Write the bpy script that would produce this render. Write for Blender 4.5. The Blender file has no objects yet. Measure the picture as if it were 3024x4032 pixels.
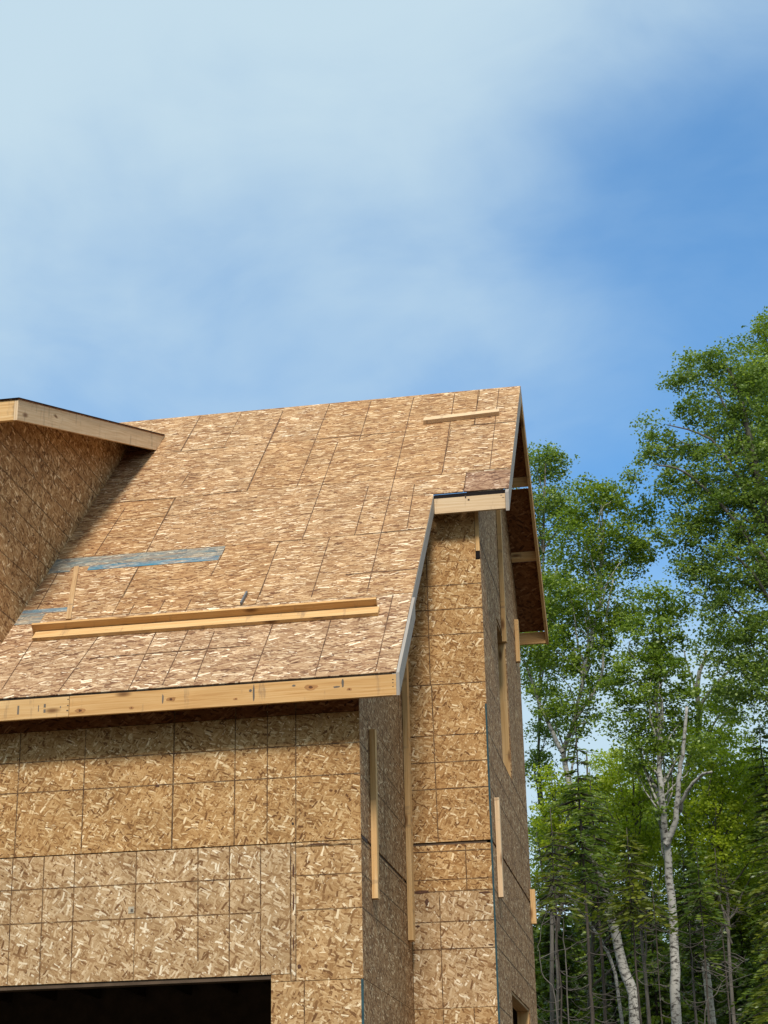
import bpy, math, random
import numpy as np
from mathutils import Vector, Matrix
random.seed(7)
S = bpy.context.scene

# ------------------------------------------------------------------ camera
F_PX, YAW, PITCH, ROLL = 7038.8, -0.163747, 0.373395, -0.021655
def basis():
    F = Vector((math.sin(YAW)*math.cos(PITCH), math.cos(YAW)*math.cos(PITCH), math.sin(PITCH)))
    R = Vector((math.cos(YAW), -math.sin(YAW), 0)); U = R.cross(F)
    return R*math.cos(ROLL)+U*math.sin(ROLL), -R*math.sin(ROLL)+U*math.cos(ROLL), F
_R, _U, _F = basis()
cd = bpy.data.cameras.new('camera'); cam = bpy.data.objects.new('camera', cd)
S.collection.objects.link(cam); S.camera = cam
cam.matrix_world = Matrix(((_R.x,_U.x,-_F.x,0),(_R.y,_U.y,-_F.y,0),(_R.z,_U.z,-_F.z,0),(0,0,0,1)))
cd.sensor_fit = 'VERTICAL'; cd.sensor_height = 24; cd.sensor_width = 18
cd.lens = F_PX/4032*24; cd.clip_end = 2000; cd.clip_start = .1

# ------------------------------------------------------------------ sky, sun, exposure
SUN_EL, SUN_AZ = math.radians(47), math.radians(11)      # azimuth measured from -Y towards +X
w = bpy.data.worlds.new('World'); S.world = w; w.use_nodes = True
nt = w.node_tree; nt.nodes.clear(); N = nt.nodes.new; L = nt.links.new
out = N('ShaderNodeOutputWorld'); bg = N('ShaderNodeBackground'); bg.inputs[1].default_value = 0.1
sky = N('ShaderNodeTexSky'); sky.sky_type = 'NISHITA'; sky.sun_disc = False
sky.sun_elevation = SUN_EL; sky.sun_rotation = math.pi - SUN_AZ
sky.air_density = 1.0; sky.dust_density = 0.6; sky.ozone_density = 2.5
tc = N('ShaderNodeTexCoord')
def math_n(op, a, b=None, c=None):
    n = N('ShaderNodeMath'); n.operation = op
    for i, v in enumerate((a, b, c)):
        if v is None: continue
        if isinstance(v, (int, float)): n.inputs[i].default_value = v
        else: L(v, n.inputs[i])
    return n.outputs[0]
def dotv(v):
    n = N('ShaderNodeVectorMath'); n.operation = 'DOT_PRODUCT'
    L(tc.outputs['Generated'], n.inputs[0]); n.inputs[1].default_value = v; return n.outputs['Value']
def noise(scale, detail, rough, off=(0,0,0), stretch=(1,1,1), dist=0):
    m = N('ShaderNodeMapping'); m.inputs['Location'].default_value = off; m.inputs['Scale'].default_value = stretch
    L(tc.outputs['Generated'], m.inputs[0])
    n = N('ShaderNodeTexNoise'); n.inputs['Scale'].default_value = scale; n.inputs['Detail'].default_value = detail
    n.inputs['Roughness'].default_value = rough; n.inputs['Distortion'].default_value = dist
    L(m.outputs[0], n.inputs[0]); return n.outputs['Fac']
# thin high cloud: thick towards the upper left, breaking up towards the right
cx = dotv((math.cos(YAW), -math.sin(YAW), 0)); cz = dotv((0, 0, 1))
n1 = noise(3.2, 5, .48, (1.3, .4, 2.1), (1, 1, 1.4), .3)
n2 = noise(8, 6, .55, (4.1, 1.2, .3), (1, 1, 1.9), .5)
n3 = noise(1.3, 2, .5, (.3, 2.2, 5.1))
a = math_n('MULTIPLY_ADD', n1, 1.5, -1.70)
a = math_n('MULTIPLY_ADD', n2, 0.6, a)
a = math_n('MULTIPLY_ADD', n3, 0.6, a)
a = math_n('MULTIPLY_ADD', cx, -0.85, a)
a = math_n('MULTIPLY_ADD', cz, 2.95, a)
fw = dotv((math.sin(YAW), math.cos(YAW), 0))
away = N('ShaderNodeMapRange'); away.inputs['From Min'].default_value = .86; away.inputs['From Max'].default_value = .35
away.inputs['To Min'].default_value = 0; away.inputs['To Max'].default_value = 1.2; L(fw, away.inputs['Value'])   # cloud bank out of view, added to whiten the shade fill
a = math_n('ADD', a, away.outputs[0])
low = N('ShaderNodeMapRange'); low.inputs['From Min'].default_value = .36; low.inputs['From Max'].default_value = .24
low.inputs['To Min'].default_value = 0; low.inputs['To Max'].default_value = 1.5; L(cz, low.inputs['Value'])         # pale cloud low over the trees
a = math_n('ADD', a, low.outputs[0])
clear = (_F + _R*.25 + _U*.24).normalized()          # clearer patch of sky, high on the right
cl = N('ShaderNodeMapRange'); cl.interpolation_type = 'SMOOTHSTEP'; cl.inputs['From Min'].default_value = .975; cl.inputs['From Max'].default_value = 1.0
cl.inputs['To Min'].default_value = 0; cl.inputs['To Max'].default_value = -.48; L(dotv(tuple(clear)), cl.inputs['Value'])
a = math_n('ADD', a, cl.outputs[0])
mr = N('ShaderNodeMapRange'); mr.interpolation_type = 'SMOOTHSTEP'
mr.inputs['From Min'].default_value = .15; mr.inputs['From Max'].default_value = 1.5
mr.inputs['To Min'].default_value = .24; mr.inputs['To Max'].default_value = .93
L(a, mr.inputs['Value'])
hs = N('ShaderNodeHueSaturation'); hs.inputs['Saturation'].default_value = 1.42; hs.inputs['Value'].default_value = 1.9
L(sky.outputs[0], hs.inputs['Color'])
mix = N('ShaderNodeMix'); mix.data_type = 'RGBA'
L(mr.outputs[0], mix.inputs['Factor']); L(hs.outputs[0], mix.inputs['A'])
cloudc = N('ShaderNodeMix'); cloudc.data_type = 'RGBA'
cloudc.inputs['A'].default_value = (3.0, 5.5, 8.6, 1); cloudc.inputs['B'].default_value = (6.2, 7.8, 8.6, 1)
L(mr.outputs[0], cloudc.inputs['Factor']); L(cloudc.outputs['Result'], mix.inputs['B'])
L(mix.outputs['Result'], bg.inputs[0]); L(bg.outputs[0], out.inputs[0])

sd = bpy.data.lights.new('sun', 'SUN'); sd.energy = 3.9; sd.angle = math.radians(12); sd.color = (1, .94, .86)
sun = bpy.data.objects.new('sun', sd); S.collection.objects.link(sun)
tosun = Vector((math.sin(SUN_AZ)*math.cos(SUN_EL), -math.cos(SUN_AZ)*math.cos(SUN_EL), math.sin(SUN_EL)))
sun.rotation_euler = tosun.to_track_quat('Z', 'Y').to_euler()
S.view_settings.view_transform = 'Standard'; S.view_settings.look = 'None'
S.view_settings.exposure = 0.0; S.view_settings.gamma = 1.0
S.render.engine = 'CYCLES'

# ------------------------------------------------------------------ helpers
C = S.collection
def tag(o, label=None, cat=None, group=None, kind=None):
    if label: o['label'] = label
    if cat: o['category'] = cat
    if group: o['group'] = group
    if kind: o['kind'] = kind
    return o
def empty(name, loc=(0,0,0)):
    o = bpy.data.objects.new(name, None); C.objects.link(o); o.location = loc; o.empty_display_size = .3
    return o
def link(name, me, parent=None):
    o = bpy.data.objects.new(name, me); C.objects.link(o)
    if parent:
        o.parent = parent
        p = parent; off = Vector((0,0,0))
        while p: off += p.location; p = p.parent
        o.location = -off
    return o
class MB:
    """collects polygons with metric uvs and material slots"""
    def __init__(s): s.v=[]; s.f=[]; s.uv=[]; s.m=[]; s.mats=[]
    def slot(s, mat):
        if mat not in s.mats: s.mats.append(mat)
        return s.mats.index(mat)
    def poly(s, pts, uvs, mat):
        i=len(s.v); s.v+= [tuple(p) for p in pts]; s.f.append(list(range(i,i+len(pts)))); s.uv+=list(uvs); s.m.append(s.slot(mat))
    def obox(s, o, a, b, c, mat, uvo=None, ends=None):
        """box: corner o, edge vectors a (long, = u), b, c (right-handed)"""
        o,a,b,c=Vector(o),Vector(a),Vector(b),Vector(c)
        if a.cross(b).dot(c)<0: b,c=c,b
        if uvo is None: uvo=(random.uniform(0,40),random.uniform(0,40))
        la,lb,lc=a.length,b.length,c.length; U,V=uvo
        em=ends or mat
        def q(p,e1,e2,l1,l2,du,dv,m): s.poly([p,p+e1,p+e1+e2,p+e2],[(U+du,V+dv),(U+du+l1,V+dv),(U+du+l1,V+dv+l2),(U+du,V+dv+l2)],m)
        q(o+c,a,b,la,lb,0,0,mat)
        q(o,b,a,lb,la,0,0,mat); 
        s.uv[-4:]=[(U,V+.5),(U,V+.5+lb),(U+la,V+.5+lb),(U+la,V+.5)]
        q(o,a,c,la,lc,0,1.1,mat)
        q(o+b,c,a,lc,la,0,0,mat)
        s.uv[-4:]=[(U,V+1.7),(U,V+1.7+lc),(U+la,V+1.7+lc),(U+la,V+1.7)]
        q(o,c,b,lc,lb,3,3,em); q(o+a,b,c,lb,lc,5,5,em)
    def box(s, x0,x1,y0,y1,z0,z1,mat,axis='x',uvo=None,ends=None):
        e={'x':Vector((x1-x0,0,0)),'y':Vector((0,y1-y0,0)),'z':Vector((0,0,z1-z0))}
        k={'x':'xyz','y':'yzx','z':'zxy'}[axis]
        s.obox((x0,y0,z0),e[k[0]],e[k[1]],e[k[2]],mat,uvo,ends)
    def build(s, name, parent=None, smooth=False):
        me=bpy.data.meshes.new(name); me.from_pydata(s.v,[],s.f)
        ul=me.uv_layers.new(name='UVMap')
        ul.data.foreach_set('uv',np.array(s.uv,dtype=np.float32).ravel())
        for m in s.mats: me.materials.append(m)
        me.polygons.foreach_set('material_index',s.m)
        if smooth: me.polygons.foreach_set('use_smooth',[True]*len(s.f))
        me.update(); return link(name,me,parent)

# ------------------------------------------------------------------ materials
def newmat(name):
    m=bpy.data.materials.new(name); m.use_nodes=True; t=m.node_tree; t.nodes.clear()
    o=t.nodes.new('ShaderNodeOutputMaterial'); b=t.nodes.new('ShaderNodeBsdfPrincipled')
    t.links.new(b.outputs[0],o.inputs[0]); b.inputs['Roughness'].default_value=.8
    b.inputs['Specular IOR Level'].default_value=.25
    return m,t,b
class NT:
    def __init__(s,t): s.t=t
    def n(s,k,**kw):
        x=s.t.nodes.new(k)
        for a,v in kw.items(): setattr(x,a,v)
        return x
    def l(s,a,b): s.t.links.new(a,b)
    def set(s,sock,v):
        if hasattr(v,'links') or isinstance(v,bpy.types.NodeSocket): s.l(v,sock)
        else: sock.default_value=v
    def math(s,op,a,b=None,c=None,clamp=False):
        x=s.n('ShaderNodeMath',operation=op); x.use_clamp=clamp
        for i,v in enumerate((a,b,c)):
            if v is not None: s.set(x.inputs[i],v)
        return x.outputs[0]
    def mixc(s,f,a,b,blend='MIX'):
        x=s.n('ShaderNodeMix'); x.data_type='RGBA'; x.blend_type=blend
        s.set(x.inputs['Factor'],f); s.set(x.inputs['A'],a); s.set(x.inputs['B'],b); return x.outputs['Result']
    def ramp(s,f,stops,interp='LINEAR'):
        x=s.n('ShaderNodeValToRGB'); x.color_ramp.interpolation=interp; e=x.color_ramp.elements
        e[0].position,e[0].color=stops[0][0],(*stops[0][1],1); e[1].position,e[1].color=stops[-1][0],(*stops[-1][1],1)
        for p,c in stops[1:-1]:
            q=e.new(p); q.color=(*c,1)
        s.l(f,x.inputs[0]); return x.outputs[0]
    def noise(s,vec,scale,detail=3,rough=.5,dist=0,dim='2D'):
        x=s.n('ShaderNodeTexNoise',noise_dimensions=dim); s.l(vec,x.inputs['Vector'])
        x.inputs['Scale'].default_value=scale; x.inputs['Detail'].default_value=detail
        x.inputs['Roughness'].default_value=rough; x.inputs['Distortion'].default_value=dist; return x.outputs['Fac'],x.outputs['Color']
    def mapping(s,vec,loc=(0,0,0),rot=0,scale=(1,1,1)):
        # rotate first, then scale
        a=s.n('ShaderNodeMapping'); s.l(vec,a.inputs[0]); a.inputs['Rotation'].default_value=(0,0,rot)
        b=s.n('ShaderNodeMapping'); s.l(a.outputs[0],b.inputs[0]); b.inputs['Scale'].default_value=scale; b.inputs['Location'].default_value=loc
        return b.outputs[0]
def osb_color(g, ramp_cols, spread=1.3, flake=(.085,.024), vert=False, seed=0):
    """strand board: many layers of long flat flakes at different angles"""
    rnd=random.Random(seed)
    uv=g.n('ShaderNodeUVMap').outputs[0]
    _,nb=g.noise(uv,2.6,1,.5)
    w0=g.n('ShaderNodeVectorMath',operation='MULTIPLY_ADD')
    g.l(nb,w0.inputs[0]); w0.inputs[1].default_value=(.055,.055,0); g.l(uv,w0.inputs[2]); uv0=w0.outputs[0]
    _,nc=g.noise(uv,11,2,.5)
    wv=g.n('ShaderNodeVectorMath',operation='MULTIPLY_ADD')
    g.l(nc,wv.inputs[0]); wv.inputs[1].default_value=(.018,.018,0); g.l(uv0,wv.inputs[2]); uvw=wv.outputs[0]
    stops=ramp_cols
    col=None; NL=15
    for i in range(NL):
        ang=(((i*7)%NL+.5)/NL*2-1)*spread+rnd.uniform(-.15,.15)+(math.pi/2 if vert else 0)
        sc=rnd.uniform(.8,1.3)*(.7 if i<3 else 1.0)
        L_,W_=flake[0]*sc,flake[1]*sc*rnd.uniform(.8,1.25)
        v=g.mapping(uvw,(rnd.uniform(0,90),rnd.uniform(0,90),0),ang,(1/L_,1/W_,1))
        vo=g.n('ShaderNodeTexVoronoi',voronoi_dimensions='2D',feature='F1',distance='EUCLIDEAN' if i<2 else 'CHEBYCHEV')
        g.l(v,vo.inputs['Vector']); vo.inputs['Scale'].default_value=1; vo.inputs['Randomness'].default_value=.95
        sp=g.n('ShaderNodeSeparateColor'); g.l(vo.outputs['Color'],sp.inputs[0])
        fib,_=g.noise(g.mapping(uv,(i*3.1,0,0),ang,(10,150,1)),1,2,.5)
        # tones gather around the middle; very pale and very dark strands are rare
        av=g.math('ADD',g.math('MULTIPLY',sp.outputs[1],.5),g.math('MULTIPLY',sp.outputs[2],.5))
        tone=g.math('MULTIPLY_ADD',fib,.34,g.math('MULTIPLY_ADD',av,1.18,-.28+(.03 if i>=NL-3 else 0)))
        c=g.ramp(tone,stops)
        if col is None: col=c
        else:
            mask=g.math('GREATER_THAN',sp.outputs[0],.35 if i<7 else .74)
            edge=g.math('LESS_THAN',vo.outputs['Distance'],.60 if i<2 else .40)
            col=g.mixc(g.math('MULTIPLY',mask,edge),col,c)
            if i>3:
                rim=g.math('MULTIPLY',g.math('MULTIPLY',mask,g.math('GREATER_THAN',vo.outputs['Distance'],.40)),g.math('LESS_THAN',vo.outputs['Distance'],.455))
                col=g.mixc(g.math('MULTIPLY',rim,.35),col,(*stops[1][1],1))
    blot,_=g.noise(uv,2.2,3,.6)
    f=g.math('MULTIPLY_ADD',blot,.5,.75)
    vm=g.n('ShaderNodeVectorMath',operation='SCALE'); g.l(col,vm.inputs[0]); g.l(f,vm.inputs['Scale'])
    st,_=g.noise(g.mapping(uv,(7,3,0),0,(1.6,1,1)),3.1,5,.7)
    sf=g.ramp(st,[(.66,(0,0,0)),(.78,(.45,.45,.45))])
    return g.mixc(sf,vm.outputs[0],(.10,.045,.03,1)),uv
YEL=[(0,(.14,.058,.018)),(.22,(.28,.135,.042)),(.42,(.41,.22,.080)),(.62,(.495,.29,.118)),(.82,(.61,.40,.19)),(1,(.86,.66,.40))]
PAL=[(0,(.17,.08,.03)),(.22,(.30,.165,.07)),(.42,(.42,.262,.125)),(.62,(.51,.34,.18)),(.82,(.63,.46,.275)),(1,(.84,.70,.50))]
ROF=[(0,(.11,.044,.018)),(.22,(.235,.108,.044)),(.42,(.35,.19,.083)),(.62,(.45,.27,.130)),(.82,(.60,.405,.22)),(1,(.88,.70,.48))]
SID=[(0,(.10,.042,.014)),(.22,(.20,.095,.034)),(.42,(.29,.152,.062)),(.62,(.38,.215,.096)),(.82,(.55,.355,.185)),(1,(.82,.62,.38))]  # darker copy of the wall board, side-wall shade partly put into the colour
def grey(c,k,s=1):
    m=sum(c)/3; return tuple((v*(1-k)+m*k)*s for v in c)
def osb(name, stops, spread=1.3, flake=(.085,.024), vert=False, seed=1, mul=(1,1,1), paint=None, line=False):
    m,t,b=newmat(name); g=NT(t)
    col,uv=osb_color(g,stops,spread,flake,vert,seed)
    if mul!=(1,1,1): col=g.mixc(1.0,col,(*mul,1),'MULTIPLY')
    if paint:
        pn,_=g.noise(g.mapping(uv,(0,0,0),0,(2,9,1)),1.5,4,.65)
        f=g.math('MULTIPLY_ADD',pn,paint[1],paint[2],clamp=True); col=g.mixc(f,col,(*paint[0],1))
    if line:
        pn,_=g.noise(uv,9,3,.6)
        f=g.math('MULTIPLY_ADD',pn,1.3,.06,clamp=True); col=g.mixc(f,col,(.05,.024,.013,1))
    t.links.new(col,b.inputs['Base Color'])
    bp=g.n('ShaderNodeBump'); bp.inputs['Strength'].default_value=.35; bp.inputs['Distance'].default_value=.004
    bw=g.n('ShaderNodeRGBToBW'); g.l(col,bw.inputs[0]); g.l(bw.outputs[0],bp.inputs['Height']); g.l(bp.outputs[0],b.inputs['Normal'])
    return m
M={}
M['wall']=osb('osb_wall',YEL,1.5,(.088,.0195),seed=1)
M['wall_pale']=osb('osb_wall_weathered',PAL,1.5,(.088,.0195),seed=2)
M['wall_mid']=osb('osb_wall_newer',[(a,tuple(.6*x+.4*y for x,y in zip(c,d))) for (a,c),(_,d) in zip(YEL,PAL)],1.5,(.088,.0195),seed=3)
M['side']=osb('osb_side_shade',SID,1.0,(.10,.020),vert=False,seed=4)
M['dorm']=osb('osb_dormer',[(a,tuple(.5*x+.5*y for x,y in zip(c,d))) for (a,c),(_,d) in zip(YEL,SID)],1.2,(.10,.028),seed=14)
M['roof']=osb('osb_roof',ROF,.6,(.125,.021),seed=5)
M['roof_b']=osb('osb_roof_warm',ROF,.6,(.125,.021),seed=6,mul=(.97,.93,.86))
M['roof_c']=osb('osb_roof_faded',[(a,grey(c,.12,1.03)) for a,c in ROF],.6,(.125,.021),seed=7)
M['roof_patch']=osb('osb_roof_patch',[(a,grey(c,.2,.8)) for a,c in ROF],.9,(.11,.03),seed=8,mul=(1,.9,.88))
M['teal']=osb('osb_teal_paint',ROF,.6,(.125,.021),seed=5,paint=((.09,.22,.26),1.0,-.04))
M['teal2']=osb('osb_teal_strong',ROF,.6,(.125,.021),seed=5,paint=((.04,.21,.31),1.6,-.2))
M['line']=osb('osb_seam_line',YEL,1.5,(.088,.0195),seed=1,line=True)
M['rline']=osb('osb_roof_line',ROF,.6,(.125,.021),seed=5,line=True,mul=(.7,.62,.6))
M['under']=osb('osb_underside_and_eave_shade',YEL,.9,(.11,.028),seed=9,mul=(.46,.30,.24))

def lumber(name, light, mid, dark, knots=.5, wear=0):
    m,t,b=newmat(name); g=NT(t); uv=g.n('ShaderNodeUVMap').outputs[0]
    warp,wc=g.noise(g.mapping(uv,scale=(1.2,5,1)),1,2,.5)
    v=g.n('ShaderNodeVectorMath',operation='MULTIPLY_ADD'); g.l(wc,v.inputs[0]); v.inputs[1].default_value=(0,.05,0); g.l(uv,v.inputs[2])
    gr,_=g.noise(g.mapping(v.outputs[0],scale=(1.5,55,1)),1,4,.6)
    col=g.ramp(gr,[(.22,dark),(.46,mid),(.74,light)])
    bl,_=g.noise(g.mapping(uv,scale=(1.5,4,1)),1,3,.5)
    col=g.mixc(g.math('MULTIPLY_ADD',bl,1.4,-.45,clamp=True),col,(*[x*.86 for x in mid],1))
    vo=g.n('ShaderNodeTexVoronoi',voronoi_dimensions='2D'); g.l(g.mapping(uv,scale=(2.3,6.5,1)),vo.inputs['Vector']); vo.inputs['Scale'].default_value=1
    sp=g.n('ShaderNodeSeparateColor'); g.l(vo.outputs['Color'],sp.inputs[0])
    k=g.math('MULTIPLY',g.math('GREATER_THAN',sp.outputs[0],1-knots),1.0)
    ring=g.math('MULTIPLY',k,g.ramp(vo.outputs['Distance'],[(.05,(1,1,1)),(.11,(.75,.75,.75)),(.22,(0,0,0))]))
    col=g.mixc(g.math('MULTIPLY',ring,.9,clamp=True),col,(.16,.065,.02,1))
    sn_,_=g.noise(g.mapping(uv,(2,5,0),0,(7,1.6,1)),1,4,.7)
    col=g.mixc(g.ramp(sn_,[(.60,(0,0,0)),(.74,(.55,.55,.55))]),col,(.20,.13,.085,1))
    if wear:
        wn,_=g.noise(g.mapping(uv,scale=(3,14,1)),1,4,.65)
        col=g.mixc(g.math('MULTIPLY_ADD',wn,wear*1.6,wear*.05,clamp=True),col,(.34,.335,.33,1))
    t.links.new(col,b.inputs['Base Color'])
    bp=g.n('ShaderNodeBump'); bp.inputs['Strength'].default_value=.2; bp.inputs['Distance'].default_value=.002; g.l(gr,bp.inputs['Height']); g.l(bp.outputs[0],b.inputs['Normal'])
    return m
M['lum']=lumber('lumber_fresh',(.74,.50,.25),(.64,.385,.16),(.48,.25,.085),.22)
M['lumk']=lumber('lumber_knotty',(.70,.44,.20),(.60,.335,.125),(.42,.20,.06),.22)
M['luml']=lumber('lumber_pale',(.74,.56,.36),(.65,.45,.26),(.50,.32,.17),.12)
M['lumw']=lumber('lumber_weathered',(.42,.36,.29),(.33,.27,.21),(.25,.19,.14),.2,.42)
M['lumd']=lumber('lumber_frame',(.58,.38,.20),(.46,.28,.13),(.33,.18,.08),.3)
def flat(name,col,rough=.8,metal=0,n=0):
    m,t,b=newmat(name); b.inputs['Roughness'].default_value=rough; b.inputs['Metallic'].default_value=metal
    g=NT(t); tcn=g.n('ShaderNodeTexCoord').outputs['Object']
    f,_=g.noise(tcn,6 if not n else n,4,.6,dim='3D')
    c=g.ramp(f,[(.3,tuple(x*.7 for x in col)),(.7,tuple(min(1,x*1.25) for x in col))]); g.l(c,b.inputs['Base Color']); return m
M['dark']=flat('dark_felt_and_gap_shade',(.012,.009,.008),1.0)
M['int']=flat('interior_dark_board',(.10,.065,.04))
M['ink']=flat('grade_stamp_ink',(.16,.13,.10))
M['knoth']=flat('knot_halo',(.42,.20,.07)); M['knotc']=flat('knot_core',(.13,.05,.02))
M['stainb']=flat('brown_stain',(.10,.045,.025),n=60); M['stampp']=flat('stamp_patch',(.50,.42,.30))
M['nail']=flat('nail_mark',(.06,.04,.03))
M['bluep']=flat('blue_edge_paint',(.03,.07,.08),n=15)
M['strap']=flat('grey_strap',(.16,.17,.18),.5,.3)
M['ground']=flat('ground_soil',(.075,.062,.042),n=1.5)

# ------------------------------------------------------------------ setting: ground
g=MB(); g.poly([(-600,-300,-1.6),(600,-300,-1.6),(600,900,-1.6),(-600,900,-1.6)],[(0,0),(1,0),(1,1),(0,1)],M['ground'])
tag(g.build('ground'),'bare soil ground around the unfinished house',kind='structure')

# ------------------------------------------------------------------ the house
Y1,Y2,Y4,X1,X3=15.904,18.794,23.198,-2.903,-2.022
ZE,YE,MS,XR1,YE2,XR2,YR,YB=4.607,15.575,.9828,-2.493,18.556,-1.641,21.0,23.567
XL=-11.0; GZ=-1.6; XD=-6.657
zr=lambda y: ZE+MS*(y-YE) if y<=YR else ZE+MS*(YR-YE)-MS*(y-YR)
house=tag(empty('unfinished_house',(-6,19,GZ)),'unfinished timber house sheathed in bare strand board with steep roof','house')

TH=.011
def clip_poly(pts, fn_keep):  # Sutherland-Hodgman against half planes a*u+b*v<=c
    for a,b,c in fn_keep:
        o=[]
        for i in range(len(pts)):
            p,q=pts[i],pts[(i+1)%len(pts)]; dp=a*p[0]+b*p[1]-c; dq=a*q[0]+b*q[1]-c
            if dp<=0: o.append(p)
            if (dp<0<dq) or (dq<0<dp):
                t=dp/(dp-dq); o.append((p[0]+t*(q[0]-p[0]),p[1]+t*(q[1]-p[1])))
        pts=o
        if not pts: return []
    return pts
def plate(mb, poly, to3, nrm, th, mat, uvo=None):
    """extrude a convex 2-D polygon into a thin plate; outer face at to3(), inner th behind"""
    if len(poly)<3: return
    if uvo is None: uvo=(random.uniform(0,60),random.uniform(0,60))
    P=[Vector(to3(*p)) for p in poly]
    n=(P[1]-P[0]).cross(P[2]-P[1])
    if n.dot(nrm)<0: P.reverse(); poly=poly[::-1]
    uv=[(p[0]+uvo[0],p[1]+uvo[1]) for p in poly]
    mb.poly(P,uv,mat); B=[p-nrm*th for p in P]; mb.poly(B[::-1],uv[::-1],mat)
    k=len(P)
    for i in range(k):
        j=(i+1)%k; l=(P[j]-P[i]).length
        mb.poly([P[i],B[i],B[j],P[j]],[(uv[i][0],uv[i][1]),(uv[i][0],uv[i][1]+th),(uv[i][0]+l,uv[i][1]+th),(uv[i][0]+l,uv[i][1])],mat)
def wall(name, to3, nrm, panels, lines, planes, parent, backing=None, linemat=None, label=None):
    """panels: (u0,v0,u1,v1,mat[,gap]); lines: (u0,v0,u1,v1,width)"""
    nrm=Vector(nrm); mb=MB(); linemat=linemat or M['line']
    for p in panels:
        u0,v0,u1,v1,mt=p[:5]; e=p[5] if len(p)>5 else .0025
        poly=clip_poly([(u0+e,v0+e),(u1-e,v0+e),(u1-e,v1-e),(u0+e,v1-e)],planes)
        plate(mb,poly,to3,nrm,TH,mt)
    for (u0,v0,u1,v1,wd) in lines:
        if abs(u1-u0)>abs(v1-v0): q=[(u0,v0-wd/2),(u1,v1-wd/2),(u1,v1+wd/2),(u0,v0+wd/2)]
        else: q=[(u0-wd/2,v0),(u0+wd/2,v0),(u1+wd/2,v1),(u1-wd/2,v1)]
        q=clip_poly(q,planes)
        off=nrm*random.uniform(.0012,.0019)
        if len(q)>2: plate(mb,q,lambda a,b,o=off: Vector(to3(a,b))+o,nrm,.001,linemat)
    o=mb.build(name,parent)
    if label: o['label']=label
    if backing:
        bb=MB()
        for (u0,v0,u1,v1) in backing:
            poly=clip_poly([(u0,v0),(u1,v0),(u1,v1),(u0,v1)],planes)
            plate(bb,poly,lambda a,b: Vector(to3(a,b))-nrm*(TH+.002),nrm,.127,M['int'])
        bb.build('wall_framing',o)
    return o
W=.011
fz=lambda yy: lambda u,v:(u,yy,v)
fx=lambda xx: lambda u,v:(xx,u,v)
# wall A : garage front
TOPA=4.70
pa=[(XL,4.352,-7.1,TOPA,M['under']),(-7.1,4.352,-4.684,TOPA,M['under']),(-4.684,4.352,X1,TOPA,M['under']),  # dark reddish strip under the eave, eave shade partly put into its colour
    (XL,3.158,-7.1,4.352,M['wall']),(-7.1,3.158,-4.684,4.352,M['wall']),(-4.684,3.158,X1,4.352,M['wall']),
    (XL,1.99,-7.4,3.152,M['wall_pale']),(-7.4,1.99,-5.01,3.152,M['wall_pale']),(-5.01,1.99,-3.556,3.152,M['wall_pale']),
    (-3.556,1.925,-3.508,3.152,M['wall_pale'],.005),(-3.508,1.925,X1,3.112,M['wall_mid']),(-3.508,3.112,X1,3.155,M['wall_mid'],.003),
    (-3.737,1.925,-3.556,1.99,M['wall_mid']),(-3.737,.70,X1,1.925,M['wall_mid']),(-3.737,GZ,X1,.70,M['wall_pale'])]
la=[(XL,4.06,X1,4.055,W),(XL,3.767,X1,3.763,W),(-6.2,3.16,-6.2,4.35,W),(-5.55,3.16,-5.55,4.34,W),(-4.087,3.16,-4.085,4.66,W),(-3.778,3.16,-3.777,4.66,W*.9),(-3.508,3.16,-3.506,4.62,W),
    (-4.676,3.16,-4.676,4.64,W*.9),
    (XL,2.853,-3.92,2.853,W*.9),(XL,2.545,-3.84,2.541,W*.9),(-6.2,2.0,-6.21,3.15,W*.8),(-5.895,2.0,-5.905,3.15,W),(-5.598,2.0,-5.606,3.15,W),(-5.01,2.58,-5.013,3.15,W),
    (-4.41,2.136,-4.428,3.15,W),(-4.12,2.0,-4.13,3.15,W),(-3.833,2.0,-3.837,3.15,W),(-3.56,2.0,-3.556,3.15,W*1.1),
    (-3.5,2.853,X1,2.853,W*.9),(-3.5,2.545,X1,2.545,W*.9),(-3.436,.75,-3.434,1.92,W),(-3.555,3.125,-3.0,3.122,W)]
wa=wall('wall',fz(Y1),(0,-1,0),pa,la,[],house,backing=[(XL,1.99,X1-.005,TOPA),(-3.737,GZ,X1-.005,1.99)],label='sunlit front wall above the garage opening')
# garage opening lining
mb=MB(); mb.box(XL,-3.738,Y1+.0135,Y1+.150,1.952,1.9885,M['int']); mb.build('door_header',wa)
mb=MB(); mb.box(-3.7365,-3.700,Y1+.0138,Y1+.150,GZ,1.95,M['lumd'],'z'); mb.build('door_jamb',wa)
# wall B : right return of the garage
zin=lambda y: zr(y)-.035
roofcut=(-MS,1,ZE-MS*YE-.05)      # v <= ZE+MS*(u-YE)-.05
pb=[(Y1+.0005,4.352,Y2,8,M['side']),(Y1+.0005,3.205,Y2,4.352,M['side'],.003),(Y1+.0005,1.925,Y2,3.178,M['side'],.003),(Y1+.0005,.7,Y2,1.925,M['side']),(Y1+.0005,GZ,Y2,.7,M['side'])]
lb=[(Y1+.02,4.06,Y2,4.06,W),(Y1+.02,3.765,Y2,3.765,W),(Y1+.02,3.145,Y2-.1,3.145,W*.8),(Y1+.02,2.853,Y2,2.853,W),(Y1+.02,2.545,Y2,2.545,W),(16.35,1.93,16.35,4.4,W),(Y2-.55,1.93,Y2-.55,6,W*2),(17.2,3.21,17.2,4.3,W*.7)]
wb=wall('wall',fx(X1),(1,0,0),pb,lb,[roofcut],house,backing=[(Y1+.14,GZ,Y2,8)],label='shaded narrow side wall between garage front and set-back front')
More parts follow.
